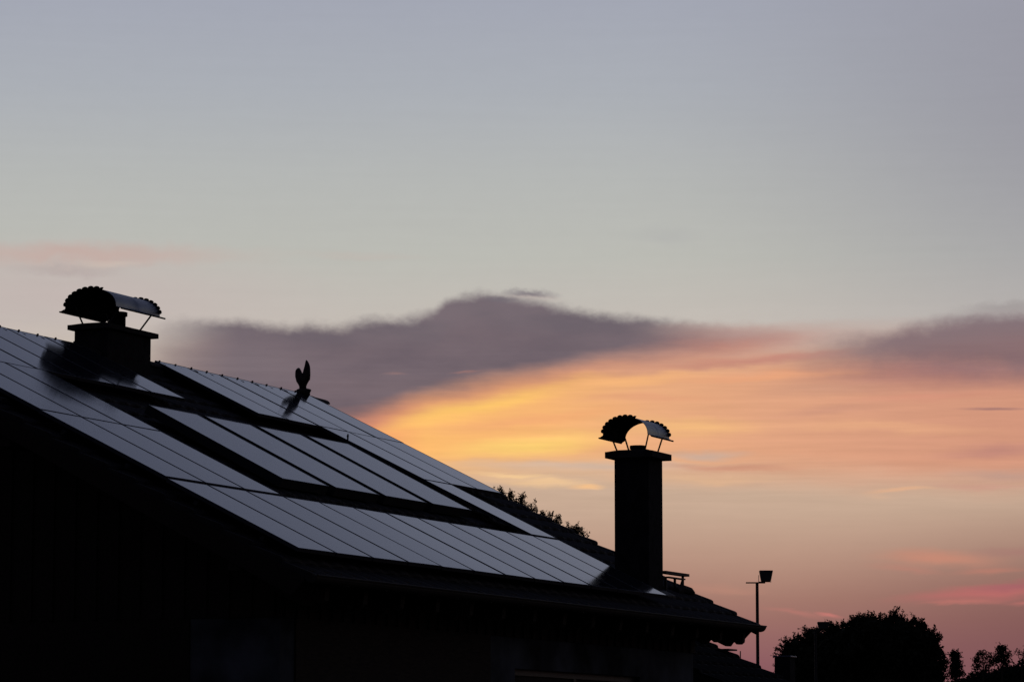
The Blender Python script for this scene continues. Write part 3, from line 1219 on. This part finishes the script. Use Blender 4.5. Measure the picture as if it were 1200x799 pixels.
for gx in np.linspace(-2.5, 2.5, 13):
    for gz in (2.6, 3.8, 4.6, 5.2, 5.7):
        inner.append((gx, random.uniform(-1, 1), gz, .5, .8, .5))


def clump_sampler(cl_, surf=.5):
    def s(r):
        c = cl_[int(r.integers(len(cl_)))]
        v = r.normal(size=3)
        v /= np.linalg.norm(v)
        v *= r.uniform(surf, 1) if r.random() < .6 else r.random() ** .5
        return (c[0] + v[0] * c[3], c[1] + v[1] * c[4], c[2] + v[2] * c[5])
    return s


spr = [tuple(a.lerp(b, random.uniform(.2, 1))) for a, b in sprays for _ in range(7)]
leaves(len(spr), 3, lambda r: spr[int(r.integers(len(spr)))], .075, .018, 'outer_leaves', M['leaf'], big, 6, aspect=.6)
g = Geo()
for a, b in sprays:
    g.tube([a, a.lerp(b, .5) + Vector((0, 0, .02)), b], [.012, .008, .004], 4, cap=False)
g.make('twig', M['bark'], big)['kind'] = 'stuff'
leaves(2600, 12, clump_sampler(clumps, .3), .08, .04, 'crown', M['leaf'], big, 1)
leaves(7500, 12, clump_sampler(inner, .1), .22, .12, 'inner_crown', M['leaf'], big, 2)
limbs(big, 2.2, [(c[0] * .98, c[1], c[2]) for c in clumps[1::4]] + [(c[0], c[1], c[2]) for c in inner[:190:12]], .28, 5, fork=(0, 0, 2.2))


def small_tree(name, label, cx, D, cl_px, dens, leaf, seed, mat, trunk_r=.07, fork_y=None, grp=None, sub=4, spread=.07, per=9):
    x0, _ = pxz(cx, 800, D)
    e = empty(name, (x0, D, 0), 0, label, 'tree', grp)
    cl_ = []
    for (x, y, r_) in cl_px:
        a, b = pxz(x, y, D)
        m = r_ / 4000 * D
        cl_.append((a - x0, random.uniform(-.5, .5), b, m, m, m * .95))
    leaves(dens, per, clump_sampler(cl_, .3), leaf, spread, 'crown', mat, e, seed)
    fy = fork_y or (cl_px[0][1] + 14)
    _, fz = pxz(cx, fy, D)
    limbs(e, fz, [(c[0], c[1], c[2] + c[5] * .6) for c in cl_], trunk_r, seed, fork=(0, 0, fz), sub=sub)
    return e


small_tree('slim_tree', 'slim upright tree hugging the right edge of the broad tree', 1117, 160,
           [(1117, 790, 7), (1114, 782, 5.5), (1120, 781, 5), (1117, 773, 5), (1119, 768, 3.5), (1114, 768, 3), (1113, 791, 6), (1121, 789, 5), (1117, 777, 5)], 330, .12, 21, M['leaf3'], fork_y=798, per=7)
small_tree('airy_tree', 'airy half-bare tree on the far hedge line, left of the taller one', 1150, 210,
           [(1143, 774, 5), (1149, 768, 6), (1156, 771, 5), (1151, 778, 6), (1143, 782, 5), (1160, 777, 5), (1155, 783, 5)], 190, .13, 22, M['leaf2'], fork_y=790, sub=8, per=6)
small_tree('rounded_tree', 'rounded half-bare tree on the far hedge line, taller than its neighbour', 1172, 214,
           [(1168, 768, 6), (1174, 761, 5.5), (1179, 768, 5.5), (1172, 772, 7), (1168, 762, 4), (1177, 776, 5), (1164, 774, 5)], 260, .13, 23, M['leaf3'], fork_y=786, sub=8, per=7)
small_tree('bare_tree', 'nearly bare thin tree at the right edge of the photo', 1195, 220,
           [(1190, 764, 4), (1196, 768, 5), (1202, 763, 5), (1195, 774, 4), (1200, 772, 5)], 45, .12, 24, M['leaf2'], fork_y=786, sub=10, per=5)

# far hedge and wood, one mass
prof_x = [-700, 600, 1000, 1100, 1112, 1122, 1130, 1140, 1150, 1165, 1180, 1190, 1200, 1240, 1320, 1500, 1900]
prof_y = [806, 806, 808, 808, 802, 796, 794, 790, 787, 785, 780, 777, 778, 773, 780, 772, 784]
D = 232


def hedge_sampler(r):
    x = r.uniform(-700, 1900) if r.random() < .45 else r.uniform(1090, 1230)
    y = np.interp(x, prof_x, prof_y)
    a, b = pxz(x, y, D)
    b += .12 * math.sin(x * .21) + .08 * math.sin(x * .57)
    z = b - .35 - abs(r.normal()) * .9 if r.random() < .5 else r.uniform(.2, b - .4)
    return (a, D + r.uniform(-3, 3), max(z, .1))


wood = leaves(15000, 6, hedge_sampler, .26, .2, 'far_hedge', M['leaf3'], None, 31)
wood['kind'] = 'stuff'
wood['label'] = 'dark hedge and wood along the far field'
wood['category'] = 'hedge'

# shrub whose twig tips show over the far verge of the roof
tips = [(583, 572, 5), (588, 574, 4), (592, 580, 5), (599, 582, 5), (597, 576, 3), (605, 585, 6), (611, 585, 6), (612, 579, 3), (617, 590, 6), (623, 594, 5), (625, 589, 4), (621, 600, 6),
        (634, 600, 3), (637, 602, 3), (645, 604, 4), (652, 609, 4), (654, 606, 3), (666, 614, 3), (672, 618, 4), (684, 622, 4), (678, 622, 4), (674, 617, 3), (610, 598, 7), (630, 612, 6), (655, 622, 6), (590, 590, 6)]
D = 47.5
bx, _ = pxz(630, 600, D)
bush = empty('tall_shrub', (bx, D, 0), 0, 'tall feathery shrub whose twigs show above the far verge of the roof', 'shrub')
cl_ = []
for (x, y, r_) in tips:
    a, b = pxz(x, y, D)
    m = r_ / 4000 * D
    cl_.append((a - bx, random.uniform(-.12, .12), b, m, m, m))
low = [(random.uniform(-.7, .7), random.uniform(-.5, .5), random.uniform(1.0, 3.6), .3, .3, .35) for _ in range(30)]
leaves(900, 8, clump_sampler(low, .3), .05, .05, 'lower_foliage', M['leaf2'], bush, 42)
g = Geo()
rr = random.Random(3)
twig_pts = []
for (x, y, r_) in tips:
    # the verge line of the roof at this azimuth; twigs rise past it
    yv = 583 + (x - 588) * .48
    for q in range(int(2 + r_ * 1.1)):
        xt, yt = x + rr.gauss(0, r_ * .55), y + rr.uniform(-.9, 1.2) * r_
        xb, yb = x + rr.uniform(-4, 5), yv + rr.uniform(6, 16)
        d_ = rr.uniform(-.15, .15)
        (a1, b1), (a2, b2) = pxz(xb, yb, D), pxz(xt, yt, D)
        p0, p2 = Vector((a1 - bx, d_, b1)), Vector((a2 - bx, d_ + rr.uniform(-.05, .05), b2))
        p1 = p0.lerp(p2, .55) + Vector((rr.uniform(-.03, .03), 0, .02))
        g.tube([p0, p1, p2], [.004, .003, .0014], 4, cap=False)
        for w_ in range(9):
            t_ = rr.uniform(.15, 1.0)
            twig_pts.append(tuple(p1.lerp(p2, (t_ - .5) * 2) if t_ > .5 else p0.lerp(p1, t_ * 2)))
    a1, b1 = pxz(x * .5 + 315, 640, D)
    a2, b2 = pxz(x, yv + 14, D)
    g.tube([(0, 0, 1.2), ((a1 - bx) * .5, 0, b1 - .5), (a2 - bx, 0, b2)], [.02, .012, .006], 5)
leaves(len(twig_pts), 4, lambda r: twig_pts[int(r.integers(len(twig_pts)))], .034, .011, 'foliage', M['leaf2'], bush, 41, aspect=.42)
g.tube([(0, 0, 0), (0, 0, 1.25)], [.06, .04], 8)
g.make('stem', M['bark'], bush)

# ------------------------------------------------------------------ render settings
sc.render.engine = 'CYCLES'
sc.cycles.max_bounces = 6
sc.cycles.use_denoising = True
sc.render.resolution_x = 1024
sc.render.resolution_y = 681
